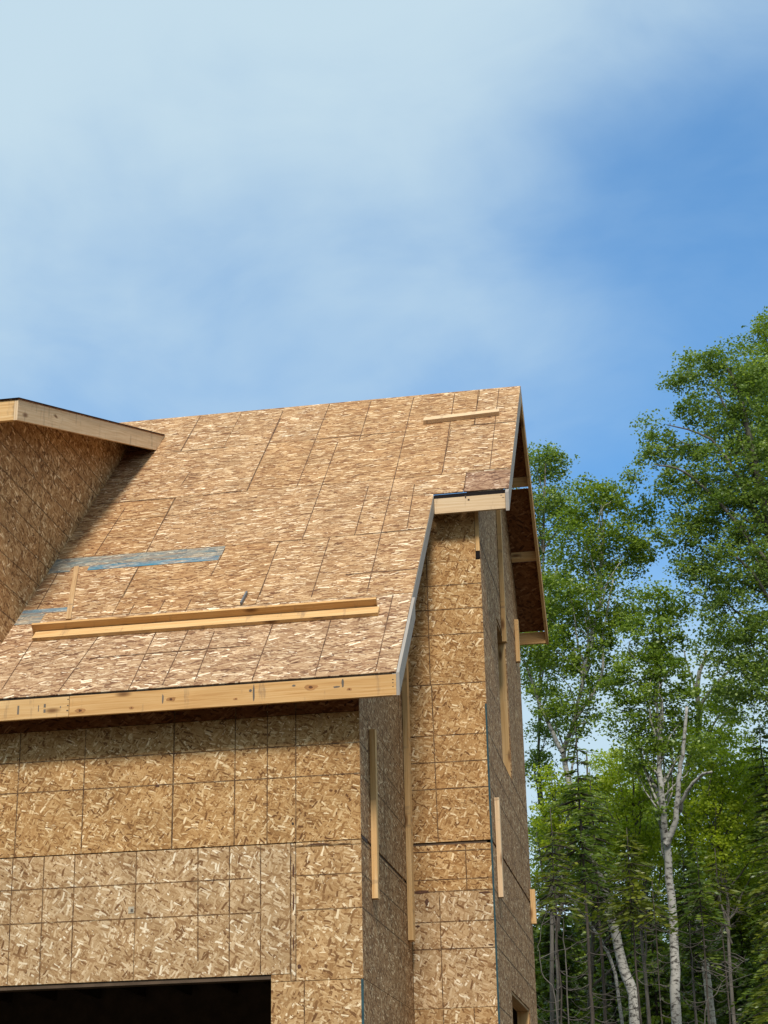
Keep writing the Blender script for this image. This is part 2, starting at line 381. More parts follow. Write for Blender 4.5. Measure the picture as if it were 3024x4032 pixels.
mb=MB(); mb.box(X1-.011,X1+.004,Y1+.035,Y1+.30,3.17,3.20,M['nail'],'y'); mb.build('floor_gap_flap',wb)
# wall C : set-back front
pc=[(X1,6.80,X3-.05,7.42,M['wall']),(X1,5.38,X3,6.80,M['wall'],.0005),(X1,3.650,X3,5.38,M['wall']),(X1,3.13,X3,3.622,M['wall'],.003),(X1,1.94,X3,3.13,M['wall_pale']),(X1,.74,X3,1.94,M['wall_mid']),(X1,GZ,X3,.74,M['wall_mid'])]
lc=[(X1,6.525,X3,6.52,W),(X1,6.245,X3,6.235,W),(X1,5.95,X3,5.942,W),(X1,5.384,X3,5.378,W),(X1,4.81,X3,4.806,W),(X1,4.515,X3,4.51,W),(X1,4.222,X3,4.219,W),(X1,3.552,X3,3.55,W),(X1,3.256,X3,3.251,W),(X1,3.132,X3,3.13,W*1.1),
    (X1,2.818,X3,2.814,W),(X1,2.54,X3,2.532,W),(-2.631,5.39,-2.633,7.4,W),(-2.597,3.66,-2.618,5.37,W),(-2.309,3.14,-2.311,3.61,W),(-2.601,1.95,-2.604,3.12,W),(-2.60,.8,-2.601,1.93,W),(-2.28,.8,-2.28,1.93,W*.9)]
wc=wall('wall',fz(Y2),(0,-1,0),pc,lc,[],house,backing=[(X1+.02,GZ,X3-.06,7.40)],label='sunlit tall narrow front wall set back right of the garage')
mb=MB(); mb.box(X3-.046,X3-.002,Y2-.012,Y2+.03,6.90,7.38,M['lum'],'z'); mb.build('stud_block',wc)
mb=MB(); mb.box(X3-.048,X3-.001,Y2-.006,Y2+.03,6.81,6.90,M['dark'],'z'); mb.build('block_gap',wc)  # dark box painted as the shade in the gap below the block
mb=MB(); mb.box(X3-.017,X3+.002,Y2-.0035,Y2+.004,GZ,5.13,M['bluep'],'z'); o=mb.build('panel_edge',wc); o['label']='teal painted corner edge of the set-back front'
mb=MB(); mb.box(X1-.020,X1+.002,Y1-.0035,Y1+.004,GZ,1.92,M['bluep'],'z'); o=mb.build('panel_edge',wa); o['label']='blue painted corner edge beside the garage opening'
# wall D : gable side, two window openings
WN=[(20.30,21.33,4.82,6.60),(20.13,22.18,1.0,2.245)]
def split(u0,v0,u1,v1,mt,e=.0025):
    """panel minus window openings"""
    R=[(u0,v0,u1,v1)]
    for a,b,c,d in WN:
        Q=[]
        for r in R:
            if r[2]<=a or r[0]>=b or r[3]<=c or r[1]>=d: Q.append(r); continue
            if r[0]<a: Q.append((r[0],r[1],a,r[3]))
            if r[2]>b: Q.append((b,r[1],r[2],r[3]))
            m0,m1=max(r[0],a),min(r[2],b)
            if r[1]<c: Q.append((m0,r[1],m1,c))
            if r[3]>d: Q.append((m0,d,m1,r[3]))
        R=Q
    return [(*r,mt,.0004) for r in R]
pd=[]
for v0,v1 in ((7.036,9.9),(4.83,7.004),(3.652,4.825),(3.135,3.620),(1.94,3.13),(.7,1.935),(GZ,.7)):
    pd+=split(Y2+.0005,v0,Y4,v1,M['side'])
ld=[(Y2+.02,6.05,20.28,6.05,W),(Y2+.02,5.42,20.28,5.42,W),(Y2+.02,4.50,Y4,4.50,W),(Y2+.02,4.22,Y4,4.22,W),(Y2+.02,2.82,Y4,2.82,W),(Y2+.02,2.545,Y4,2.545,W),(Y2+.02,4.828,Y4,4.828,W*1.5),(Y2+.02,7.02,Y4,7.02,.03),(Y2+.02,3.132,Y4,3.132,W*1.5),(Y2+.02,1.94,20.1,1.94,W),(20.9,2.3,20.9,4.8,W),(22.1,2.3,22.1,6.9,W)]
gcut=[(-MS,1,ZE-MS*YE-.05),(MS,1,ZE+MS*(2*YR-YE)-.05)]
bk=[r[:4] for r in split(Y2+.15,GZ,Y4,9.9,None)]
wd=wall('wall',fx(X3),(1,0,0),pd,ld,gcut,house,backing=bk,label='shaded gable side wall with window openings')
for i,(a,b,c,d) in enumerate(WN):
    fr=MB()
    x0,x1=X3-.15,X3-.0115
    fr.box(x0,x1,a+.0005,a+.030,c+.03,d-.032,M['lumd'],'z'); fr.box(x0,x1,b-.030,b-.0005,c+.03,d-.032,M['lum'],'z')
    fr.box(x0,x1,a+.0005,b-.0005,d-.030,d-.0005,M['lumd'],'y'); fr.box(x0,x1,a+.0005,b-.0005,c+.0005,c+.028,M['lumd'],'y')
    o=fr.build('window_opening',wd); o['label']=('upper' if i==0 else 'lower')+' rough window opening framed in bare lumber'
# hidden rear and left walls, floors (close the dark interior)
mb=MB(); mb.box(XL,X3-.02,Y4-.15,Y4,GZ,7.3,M['int']); mb.build('wall',house)['label']='rear wall'
mb=MB(); mb.box(XL,XL+.14,Y1+.15,Y4-.16,GZ,4.9,M['int'],'y'); mb.build('wall',house)['label']='far left wall'
mb=MB(); mb.box(XL+.15,X1-.15,Y1+.16,Y4-.16,2.92,3.12,M['int'])
for k in range(14):
    xx=X1-.5-k*.61
    if xx-.04>XL+.2: mb.box(xx-.04,xx,Y1+.17,Y4-.2,2.66,2.915,M['int'],'y')
mb.build('floor_deck',house)
mb=MB(); mb.box(X1-.13,X3-.16,Y2+.16,Y4-.16,3.3,3.6,M['int']); mb.build('floor_deck',house)

# ---- roof
cs,sn=1/math.hypot(1,MS),MS/math.hypot(1,MS)
NR=Vector((0,-sn,cs))
roof=None
def rp(u,v): return (u,v,ZE+MS*(v-YE))
rb=MB(); RT=.012
def rplate(x0,x1,y0,y1,mat,e=.003,up=0.0,th=RT,uvo=None):
    s=1/cs
    if uvo is None: uvo=(random.uniform(0,60),random.uniform(0,60))
    P=[Vector(rp(x0+e,y0+e))+NR*up,Vector(rp(x1-e,y0+e))+NR*up,Vector(rp(x1-e,y1-e))+NR*up,Vector(rp(x0+e,y1-e))+NR*up]
    uv=[(x0+uvo[0],y0*s+uvo[1]),(x1+uvo[0],y0*s+uvo[1]),(x1+uvo[0],y1*s+uvo[1]),(x0+uvo[0],y1*s+uvo[1])]
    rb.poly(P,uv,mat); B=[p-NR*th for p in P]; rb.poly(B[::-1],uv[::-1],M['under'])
    for i in range(4):
        j=(i+1)%4; rb.poly([P[i],B[i],B[j],P[j]],[uv[i],(uv[i][0],uv[i][1]+th),(uv[j][0],uv[j][1]+th),uv[j]],mat)
rr=['roof','roof_b','roof_c']
courses=[(15.575,16.75,XR1,[-5.04,-3.85],['roof_c','roof_c','roof_c']),
 (16.75,17.855,XR1,[-5.62,-4.11],['roof','roof_b','roof']),
 (17.855,YE2,XR1+.0,[-5.62,-3.86],['roof_b','roof','roof']),
 (YE2,18.96,XR2,[-5.62,-3.86,-2.157],['roof_b','roof','roof','roof_patch']),
 (18.96,20.06,XR2,[-4.77,-2.45],['roof','roof_b','roof']),
 (20.06,YR,XR2,[-5.347,-4.16,-2.17],['roof','roof','roof_b','roof'])]
for (y0,y1,xe,cuts,mt) in courses:
    xs=[XL-.5]+cuts+[xe]
    for i in range(len(xs)-1): rplate(xs[i],xs[i+1],y0,y1,M[mt[i]])
RL=[(-5.64,19.24,-5.62,19.51),(-5.907,20.06,-5.91,20.97),(-4.76,18.97,-4.77,20.9),(-4.163,18.97,-4.16,20.98),(-3.584,19.94,-3.605,20.95),
    (-3.86,17.86,-3.856,19.95),(-2.97,16.8,-3.036,20.95),(-3.28,17.86,-3.288,18.84),(-3.54,16.8,-3.554,17.84),(-4.10,16.9,-4.115,17.8),
    (-3.257,15.6,-3.263,16.42),(-3.853,15.6,-3.845,16.43),(-2.689,15.6,-2.692,16.74),(-2.443,19.0,-2.496,20.95),(-2.71,17.9,-2.744,18.8),
    (-2.158,20.06,-2.188,20.98),(-1.89,19.0,-1.919,20.97),(-2.15,18.6,-2.157,18.98),(-5.036,15.62,-5.044,16.47),(-4.72,15.61,-4.708,16.45),(-4.413,15.62,-4.427,16.36),
    (-5.74,15.62,-5.64,16.4),(-6.34,15.7,-6.326,16.47),(-4.73,17.32,-4.709,17.79),(-5.607,17.03,-5.632,18.93),(-6.22,17.87,-6.197,18.82),(-6.50,16.83,-6.537,17.68),
    (-5.439,16.74,-5.434,16.91),(-5.122,16.74,-5.118,16.95),(-4.833,16.72,-4.829,16.92),(-5.9,20.05,-5.91,20.97),(-4.766,19.0,-4.756,20.69)]
RH=[(-6.6,18.955,-5.63,18.94),(-5.29,18.95,-4.83,18.98),(-4.143,17.85,-3.87,17.85),(-3.26,17.855,-2.508,17.88),(-3.249,17.14,-2.497,17.148),(-2.14,18.985,-1.643,18.978),(-6.0,20.06,-5.3,20.06),(-2.2,20.07,-1.65,20.07),(-4.1,20.06,-3.1,20.06),(-5.6,16.08,-4.0,16.1)]
def ydist(a,b): return a
for (x0,y0,x1,y1) in RL:
    wd_=.010; up=random.uniform(.0012,.0019)
    P=[Vector(rp(x0-wd_/2,y0)),Vector(rp(x0+wd_/2,y0)),Vector(rp(x1+wd_/2,y1)),Vector(rp(x1-wd_/2,y1))]
    rb.poly([p+NR*up for p in P],[(p.x,p.y/cs) for p in P],M['rline'])
for (x0,y0,x1,y1) in RH:
    wd_=.013; up=random.uniform(.0022,.0028)
    P=[Vector(rp(x0,y0-wd_/2)),Vector(rp(x1,y1-wd_/2)),Vector(rp(x1,y1+wd_/2)),Vector(rp(x0,y0+wd_/2))]
    rb.poly([p+NR*up for p in P],[(p.x,p.y/cs) for p in P],M['rline'])
# teal paint overspray
rplate(-6.65,-4.715,17.67,17.84,M['teal'],0,.0040,.001); rplate(-6.2,-4.73,17.585,17.668,M['teal2'],0,.0040,.001)
rplate(-6.65,-6.4,17.585,17.668,M['teal'],0,.0040,.001)
rplate(-6.65,-6.10,16.87,16.94,M['teal2'],0,.0040,.001); rplate(-6.65,-6.38,16.70,16.868,M['teal'],0,.0040,.001)
roof=rb.build('roof',house); roof['label']='steep roof of bare strand board panels'
# rear slope
def rq(u,v): return (u,v,ZE+MS*(YR-YE)-MS*(v-YR))
NB=Vector((0,sn,cs)); rear=MB()
for (y0,y1) in ((YR+.004,22.0),(22.035,22.8),(22.804,YB)):
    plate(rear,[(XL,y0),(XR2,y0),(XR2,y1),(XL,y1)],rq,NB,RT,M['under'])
rear.build('roof_sheathing',roof)['label']='rear roof slope seen from beneath'
# rafters (dark framing seen beneath eaves)
raf=MB()
for k in range(14):
    x=X1-.05-k*.61
    for (ya,yb) in ((YE+.05,YR-.02),):
        p=Vector(rp(x-.038,ya))-NR*(RT+.003); q=Vector(rp(x-.038,yb))-NR*(RT+.003)
        raf.obox(p,q-p,(.038,0,0),-NR*.14,M['int'])
raf.build('rafter',roof)['label']='row of roof rafters'
# soffit blocking above wall C, behind upper fascia
# fascia boards
def board(name,parent,o,a,b,c,mat,label=None,ends=None):
    m=MB(); m.obox(o,a,b,c,mat,None,ends or mat); r=m.build(name,parent)
    if label: r['label']=label
    return r
def marks(parent,items,nm='nail_mark',mat='nail'):
    for (x,y,z,wx,wz) in items:
        m=MB(); m.box(x,x+wx,y-.0012,y+.002,z,z+wz,M[mat]); m.build(nm,parent)
FZ0,FZ1=4.388,4.585
f1=board('fascia_board',roof,(-5.607,YE-.004,FZ0),(XR1-.002+5.607,0,0),(0,.038,0),(0,0,FZ1-FZ0),M['lumk'],'knotty fascia board along the garage eave')
f2=board('fascia_board',roof,(XL,YE-.004,FZ0+.002),(-5.613-XL,0,0),(0,.038,0),(0,0,FZ1-FZ0-.004),M['lum'],'paler stamped fascia board at the left end of the eave')
marks(f1,[(-2.53,YE-.004,4.53,.012,.009),(-2.53,YE-.004,4.50,.011,.008),(-2.53,YE-.004,4.465,.011,.008),])
def disc(parent,x,y,z,rx,rz,mat,nm,seed=0,lift=.0012):
    rr_=random.Random(seed); m=MB(); P=[]
    for k in range(12):
        a=2*math.pi*k/12; q=rr_.uniform(.72,1.15); P.append((x+rx*q*math.cos(a),y-lift,z+rz*q*math.sin(a)))
    m.poly(P[::-1],[(p[0],p[2]) for p in P[::-1]],M[mat]); return m.build(nm,parent)
for k,(x,z,r) in enumerate([(-5.50,4.437,.022),(-4.62,4.488,.020),(-3.29,4.512,.026),(-2.93,4.47,.012),(-4.0,4.45,.010),(-5.0,4.43,.011)]):
    disc(f1,x,YE-.004,z,r*2.4,r*1.15,'knoth','knot',k); disc(f1,x,YE-.004,z,r*.8,r*.62,'knotc','knot_core',k+40,.0016)
for k,(x,z,rx,rz) in enumerate([(-3.83,4.50,.010,.075),(-3.86,4.52,.016,.014),(-2.99,4.53,.013,.04),(-3.05,4.50,.035,.010),(-4.70,4.50,.009,.05),(-3.45,4.54,.018,.010)]):
    disc(f1,x,YE-.004,z,rx,rz,'ink','stain',k+80)
marks(f2,[(-5.63,YE-.004,4.55,.014,.009),(-5.63,YE-.004,4.49,.014,.009),(-5.635,YE-.004,4.44,.018,.012)])
marks(f2,[(-6.12,YE-.004,4.44,.018,.085),(-5.915,YE-.004,4.455,.008,.06),(-5.86,YE-.004,4.49,.020,.035),(-5.86,YE-.004,4.44,.020,.033),(-5.70,YE-.004,4.475,.010,.018)],'grade_stamp','ink')
f3=board('fascia_board',roof,(XR1+.004,YE2-.006,7.293),(XR2-.042-XR1,0,0),(0,.038,0),(0,0,.180),M['luml'],'short fascia board at the upper eave')
marks(f3,[(-1.74,YE2-.006,7.45,.02,.006),(-1.72,YE2-.006,7.42,.02,.006),(-2.11,YE2-.006,7.42,.022,.02),(-2.14,YE2-.006,7.45,.014,.04)])
for k,(pr_,x,y,z,rx,rz,mt) in enumerate([(wa,-4.83,Y1,3.755,.022,.014,'stainb'),(wa,-3.535,Y1,3.33,.012,.012,'nail'),(wa,-3.53,Y1,2.9,.010,.06,'stainb'),(wa,-3.53,Y1,2.62,.010,.09,'stainb'),(wa,-3.532,Y1,2.25,.008,.06,'stainb'),(wa,-3.30,Y1,3.13,.10,.008,'stainb'),(wa,-3.48,Y1,2.05,.02,.02,'stainb'),
    (wc,-2.80,Y2,3.135,.10,.018,'stainb'),(wc,-2.74,Y2,3.03,.022,.04,'stainb'),(wc,-2.84,Y2,2.78,.022,.012,'stainb'),(wc,-2.40,Y2,2.82,.014,.012,'stainb'),(wc,-2.08,Y2,2.56,.03,.010,'stainb'),(wc,-2.12,Y2,3.10,.06,.010,'stainb')]):
    disc(pr_,x,y,z,rx,rz,mt,'stain',k+120,.0032)
m=MB(); m.box(-5.075,-5.02,Y1-.003,Y1-.0005,2.59,2.65,M['stampp']); m.build('grade_stamp',wa); m=MB(); m.box(-5.052,-5.030,Y1-.0045,Y1-.0035,2.60,2.628,M['ink']); m.build('grade_stamp',wa)
# dark strips painted as the shade in the gap under the sheathing edge
mb=MB(); mb.box(XL,XR1-.003,YE+.004,YE+.03,FZ1+.001,FZ1+.012,M['dark']); mb.build('gap_shade_strip',roof)
mb=MB(); mb.box(XR1+.004,XR2-.04,YE2+.002,YE2+.03,7.474,7.522,M['dark']); mb.build('gap_shade_strip',roof)
# rake boards
def rake(name,y0,y1,xo,t,depth,zf,mat,label,sl=None,drop=RT*1.42+.002):
    """board following zf(y), plumb-cut ends, outer face at xo"""
    m=MB(); a=(y0,zf(y0)-drop); b=(y1,zf(y1)-drop)
    pts=[(a[0],a[1]-depth),(b[0],b[1]-depth),b,a]; U=random.uniform(0,30)
    ln=math.hypot(b[0]-a[0],b[1]-a[1])
    uv=[(U,0),(U+ln,0),(U+ln,depth),(U,depth)]
    O=[Vector((xo,p,q)) for p,q in pts]; I=[Vector((xo-t,p,q)) for p,q in pts]
    m.poly(O,uv,mat); m.poly(I[::-1],uv[::-1],mat)
    for i in range(4):
        j=(i+1)%4; l=(O[j]-O[i]).length
        m.poly([O[i],I[i],I[j],O[j]],[(U,1),(U,1+t),(U+l,1+t),(U+l,1)],mat)
    r=m.build(name,roof); r['label']=label; return r
zf=lambda y: ZE+MS*(y-YE)
rake('rake_board',YE-.003,YE2-.008,XR1,.038,.20,zf,M['lumw'],'grey weathered rake board along the garage roof edge')
# doubled lower board, slightly proud and lower than the sheathing
rake('rake_board',YE-.003,16.68,XR1+.030,.029,.215,zf,M['lumw'],'second grey board doubled over the lower rake',drop=.005)
rake('rake_board',YE2-.045,YR-.002,XR2-.002,.038,.225,zf,M['lumw'],'grey weathered rake board on the front slope of the gable')
zb=lambda y: ZE+MS*(YR-YE)-MS*(y-YR)
rake('rake_board',YR+.002,YB,XR2-.002,.038,.185,zb,M['lumk'],'fresh rake board on the rear slope of the gable')
# lookouts and rear sub fascia between gable wall and rear rake
for k,yy in enumerate((21.90,22.68)):
    board('lookout',roof,(X3+.003,yy,zb(yy)-.019-.095),(XR2-.042-X3,0,0),(0,.038,-.038*MS),(0,0,.09),M['lum'],'lookout block under the rear rake')
board('lookout',roof,(X3+.003,20.5,zf(20.5)-.022-.10),(XR2-.042-X3,0,0),(0,.038,.038*MS),(0,0,.09),M['lumd'])
board('lookout',roof,(X3+.003,19.5,zf(19.5)-.022-.10),(XR2-.042-X3,0,0),(0,.038,.038*MS),(0,0,.09),M['lumd'])
board('fascia_board',roof,(-5,YB-.05,zb(YB)-.195),(XR2-.042+5,0,0),(0,.038,0),(0,0,.165),M['lumk'],'sub fascia closing the rear eave')

# ---- shed dormer
DX,DY,DZ,DS=-6.253,15.468,7.676,.3513
dz=lambda y: DZ+DS*(y-DY)
dorm=tag(empty('dormer',(-8,17,5)),'shed dormer with overhanging roof at the left edge'); dorm.parent=house; dorm.location=Vector((-8,17,5))-house.location
dl=-(-MS); below=(MS,-1,-(ZE-MS*YE))      # v >= roof plane
dcut=[(-DS,1,DZ-DS*DY-.035),(MS,-1,-(ZE-MS*YE)+.0)]
pdm=[]
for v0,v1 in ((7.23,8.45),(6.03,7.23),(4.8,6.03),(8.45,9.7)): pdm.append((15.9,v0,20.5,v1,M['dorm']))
ldm=[(15.9,v,20.4,v,W) for v in (8.335,8.105,7.80,7.50,7.235,6.94,6.65,6.365,6.06,5.76,5.45)]+[(17.3,6.0,17.3,9,W*.0+.008)]
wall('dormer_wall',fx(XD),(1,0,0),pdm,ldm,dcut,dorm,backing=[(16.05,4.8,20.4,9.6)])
wall('dormer_wall',fz(15.9),(0,-1,0),[(XL,4.8,XD,7.9,M['wall'])],[],[],dorm,backing=[(XL,4.8,XD-.01,7.8)])
ds=MB(); ND=Vector((0,-DS,1)).normalized()
ye_d=(DZ-DS*DY-ZE+MS*YE)/(MS-DS)
plate(ds,[(XL,DY-.01),(DX+.005,DY-.01),(DX+.005,ye_d-.01),(XL,ye_d-.01)],lambda u,v:(u,v,dz(v)+.014),ND,.012,M['under'])
plate(ds,[(XL,DY-.02),(DX+.014,DY-.02),(DX+.014,ye_d-.02),(XL,ye_d-.02)],lambda u,v:(u,v,dz(v)+.022),ND,.006,M['dark'])
dr=ds.build('dormer_roof',dorm)
# rake board with end cut to the main roof pitch
m=MB(); yb0=DY; dep=.222
zlow=lambda y: dz(y)-dep
y_end_top=ye_d-.004; y_end_bot=(DZ-dep-DS*DY-ZE+MS*YE)/(MS-DS)
pts=[(DY,zlow(DY)),(y_end_bot,zlow(y_end_bot)+.004),(y_end_top,dz(y_end_top)),(DY,dz(DY))]
O=[Vector((DX,a_,b_)) for a_,b_ in pts]; I=[Vector((DX-.038,a_,b_)) for a_,b_ in pts]
uv=[(p[0]+3,p[1]-DS*p[0]) for p in pts]
m.poly(O,uv,M['luml']); m.poly(I[::-1],uv[::-1],M['luml'])
for i in range(4):
    j=(i+1)%4; l=(O[j]-O[i]).length; m.poly([O[i],I[i],I[j],O[j]],[(0,1),(0,1.04),(l,1.04),(l,1)],M['luml'])
m.build('rake_board',dorm)['label']='pale board along the side edge of the dormer roof'
board('fascia_board',dorm,(XL,DY,dz(DY)-dep+.003),(DX-.04-XL,0,0),(0,.038,0),(0,0,dep-.004),M['lum'],'front eave board of the dormer')
for y in (16.3,17.3,18.3,19.0):
    m=MB(); m.obox((XD+.004,y,dz(y)-.105),(DX-.042-XD,0,0),(0,.038,.038*DS),(0,0,.088),M['int']); m.build('lookout',dorm)

# ------------------------------------------------------------------ loose lumber (each a thing of its own)
def plank(o,a,b,c,mat,label,cat='board',group=None,name='lumber_plank',ends=None):
    """thing at its own base point; o corner in world"""
    o=Vector(o); m=MB(); m.obox((0,0,0),a,b,c,mat,None,ends or mat)
    me=m.build(name); me.location=o; tag(me,label,cat,group); 
    bv=me.modifiers.new('edge','BEVEL'); bv.width=.003; bv.segments=1
    return me
T=Vector((0,cs,sn))
def onroof(x,y,up=0): return Vector(rp(x,y))+NR*(up+.004)
a0=onroof(-6.325,16.405); a1=onroof(-2.79,16.41)
plank(a0,a1-a0,T*.135,NR*.038,M['lum'],'long pale plank lying flat on the roof, lower one of the pair','plank','planks lying on the roof')
a0=onroof(-6.36,16.51); a1=onroof(-2.815,16.515); 
plank(a0,a1-a0,T*.038,NR*.115,M['lumk'],'long plank standing on edge on the roof behind the flat one','plank','planks lying on the roof')
a0=onroof(-2.81,20.19); a1=onroof(-1.865,20.25)
plank(a0,a1-a0,T*.10,NR*.052,M['luml'],'short board lying on the roof just below the ridge','board','planks lying on the roof')
a0=onroof(-6.10,16.72,.0); a1=onroof(-6.375,17.66,.0)
plank(a0,a1-a0,Vector((.055,0,.0)),NR*.014,M['lumd'],'thin brown lath standing up the roof slope behind the long planks','lath','planks lying on the roof',name='wood_lath')
a0=onroof(-4.262,16.745); a1=onroof(-4.247,16.93)
plank(a0,a1-a0,Vector((.016,0,0)),NR*.035,M['strap'],'short dark grey strip sticking up behind the long planks','strip',name='metal_strip')
def vboard(x,y,z0,z1,label,t=.055,d=.089,mat='lum',lean=(0,0),grp='boards standing on the shaded side walls',ends=None):
    return plank((x,y,z0),(lean[0],lean[1],z1-z0),(t,0,0),(0,d,0),M[mat],label,'board',grp,name='wall_board')
vboard(X1+.0045,16.40,2.70,4.30,'vertical bare board on the narrow shaded wall beside the garage front',.055)
vboard(X1+.0045,18.48,2.60,6.45,'long grey-edged board standing in the inner corner under the garage rake',.056,.14,'lum')
vboard(X3+.0045,20.84,6.455,9.0,'tall board rising past the upper window opening to the gable overhang',.052)
vboard(X3+.0045,22.62,6.72,7.30,'short board at the far edge of the gable wall under the rear eave',.052)
vboard(X3+.0045,19.14,3.10,4.17,'mid-height board on the gable wall beside the teal corner edge',.052,mat='luml')
vboard(X3+.0045,22.98,3.37,3.80,'shortest board, jutting past the far corner of the gable wall toward the trees',.062)

# ------------------------------------------------------------------ trees
def leafmat(name,c1,c2,c3,trans=.45):
    m=bpy.data.materials.new(name); m.use_nodes=True; t=m.node_tree; t.nodes.clear(); g=NT(t)
    o=g.n('ShaderNodeOutputMaterial'); at=g.n('ShaderNodeAttribute'); at.attribute_name='tone'
    col=g.ramp(at.outputs['Fac'],[(0,c1),(.5,c2),(1,c3)])
    d=g.n('ShaderNodeBsdfPrincipled'); g.l(col,d.inputs['Base Color']); d.inputs['Roughness'].default_value=.42; d.inputs['Specular IOR Level'].default_value=.5
    tr=g.n('ShaderNodeBsdfTranslucent'); g.l(g.mixc(1,col,(1.35,1.35,.6,1),'MULTIPLY'),tr.inputs['Color'])
    mx=g.n('ShaderNodeMixShader'); mx.inputs[0].default_value=trans; g.l(d.outputs[0],mx.inputs[1]); g.l(tr.outputs[0],mx.inputs[2]); g.l(mx.outputs[0],o.inputs[0])
    return m
LM={'birch':leafmat('birch_leaves',(.08,.14,.02),(.17,.25,.035),(.32,.41,.08)),
    'aspen':leafmat('aspen_leaves',(.08,.14,.03),(.17,.25,.055),(.33,.42,.12)),
    'maple':leafmat('maple_leaves',(.15,.22,.015),(.30,.38,.03),(.50,.56,.08),.55),
    'fir':leafmat('fir_needles',(.04,.075,.010),(.10,.155,.018),(.22,.28,.035),.4),
    'fir_gold':leafmat('fir_needles_golden',(.06,.085,.010),(.14,.17,.015),(.26,.27,.03),.4)}
def barkmat(name,base,dark,birch=False):
    m,t,b=newmat(name); g=NT(t); tcn=g.n('ShaderNodeTexCoord').outputs['Object']
    mp=g.n('ShaderNodeMapping'); g.l(tcn,mp.inputs[0]); mp.inputs['Scale'].default_value=(7,7,13) if birch else (18,18,4)
    f,_=g.noise(mp.outputs[0],1.4,5,.65,dim='3D')
    c=g.ramp(f,[(.38,dark),(.5,base),(.8,tuple(min(1,x*1.15) for x in base))] if birch else [(.3,dark),(.7,base)])
    g.l(c,b.inputs['Base Color']); b.inputs['Roughness'].default_value=.85; return m
BK={'birch':barkmat('birch_bark',(.36,.34,.30),(.05,.042,.035),True),'grey':barkmat('grey_bark',(.17,.15,.125),(.07,.06,.05)),
    'fir':barkmat('fir_bark',(.10,.08,.062),(.04,.032,.025)),'twig':barkmat('dead_twig',(.14,.12,.10),(.06,.052,.042)),
    'dead':barkmat('sunlit_dead_birch',(.55,.49,.40),(.20,.15,.10),True)}
def tube(V,Fc,path,radii,n=7):
    path=[Vector(p) for p in path]; base=len(V); prev=None
    for i,p in enumerate(path):
        d=(path[min(i+1,len(path)-1)]-path[max(i-1,0)]).normalized()
        s=d.cross(Vector((0,1,.13))).normalized(); u=s.cross(d)
        for k in range(n):
            a=2*math.pi*k/n; V.append(tuple(p+(s*math.cos(a)+u*math.sin(a))*radii[i]))
    for i in range(len(path)-1):
        for k in range(n):
            a=base+i*n+k; b=base+i*n+(k+1)%n; Fc.append((a,b,b+n,a+n))
    V.append(tuple(path[-1])); t=len(V)-1
    for k in range(n): Fc.append((base+(len(path)-1)*n+k,base+(len(path)-1)*n+(k+1)%n,t))
def smooth_path(P,n=4,wob=.0,rng=None):
    P=[np.array(p,float) for p in P]; o=[]
    for i in range(len(P)-1):
        p0=P[max(i-1,0)];p1=P[i];p2=P[i+1];p3=P[min(i+2,len(P)-1)]
        for k in range(n):
            t=k/n; q=.5*((2*p1)+(-p0+p2)*t+(2*p0-5*p1+4*p2-p3)*t*t+(-p0+3*p1-3*p2+p3)*t**3)
            if wob and rng is not None: q=q+rng.normal(0,wob,3)*np.array([1,1,.2])
            o.append(tuple(q))
    o.append(tuple(P[-1])); return o
def meshobj(name,V,Fc,mat,parent,smooth=True):
    me=bpy.data.meshes.new(name); me.from_pydata(V,[],Fc); me.materials.append(mat)
    if smooth: me.polygons.foreach_set('use_smooth',[True]*len(me.polygons))
    me.update(); return link(name,me,parent)
def quads_obj(name,P,tone,mat,parent):
    """P (N,4,3)"""
    n=len(P); me=bpy.data.meshes.new(name)
    me.vertices.add(n*4); me.vertices.foreach_set('co',P.astype(np.float32).ravel())
    me.loops.add(n*4); me.loops.foreach_set('vertex_index',np.arange(n*4,dtype=np.int32))
    me.polygons.add(n); me.polygons.foreach_set('loop_start',np.arange(0,n*4,4,dtype=np.int32)); me.polygons.foreach_set('loop_total',np.full(n,4,dtype=np.int32))
    a=me.attributes.new('tone','FLOAT','FACE'); a.data.foreach_set('value',np.clip(tone,0,1).astype(np.float32))
    me.materials.append(mat); me.update(calc_edges=True); me.validate(); return link(name,me,parent)
def leaves(cent,size,tone,rng,flatness=.35):
    n=len(cent); nr=rng.normal(0,1,(n,3)); nr[:,2]=np.abs(nr[:,2])*(1+flatness)+flatness; nr/=np.linalg.norm(nr,axis=1)[:,None]
    t=rng.normal(0,1,(n,3)); t-=nr*(t*nr).sum(1)[:,None]; t/=np.linalg.norm(t,axis=1)[:,None]; b=np.cross(nr,t)
    s=size[:,None]; 
    return np.stack([cent-t*s*.5,cent+b*s*.36-t*s*.05,cent+t*s*.5-nr*s*.1,cent-b*s*.36-t*s*.05],1)
def blob_leaves(blobs,y,rng,leaf,dens,ry=1.3,clr=.24,pull=1.0):
    CC=[];SS=[];TT=[];cl=[]
    for (x,z,r) in blobs:
        k=max(8,int(dens*r*r*190))
        d=rng.normal(0,1,(k,3)); d/=np.linalg.norm(d,axis=1)[:,None]
        rad=rng.uniform(.25,1.0,k)**.6*r*1.05
        c=np.array([x,y,z])+d*rad[:,None]*np.array([1,ry,1])
        for q in c:
            m=rng.integers(26,62); rr=clr*rng.uniform(.45,1.25)
            off=rng.normal(0,1,(m,3)); off/=np.linalg.norm(off,axis=1)[:,None]; off*=(rng.uniform(0,1,m)**.5*rr)[:,None]; off*=np.array([1.25,1.25,.7])
            CC.append(q+off); tt=rng.normal(.5,.16)
            TT.append(np.full(m,tt)+rng.normal(0,.17,m)); SS.append(rng.uniform(.7,1.25,m)*leaf); cl.append(q)
    return np.concatenate(CC),np.concatenate(SS),np.concatenate(TT),cl
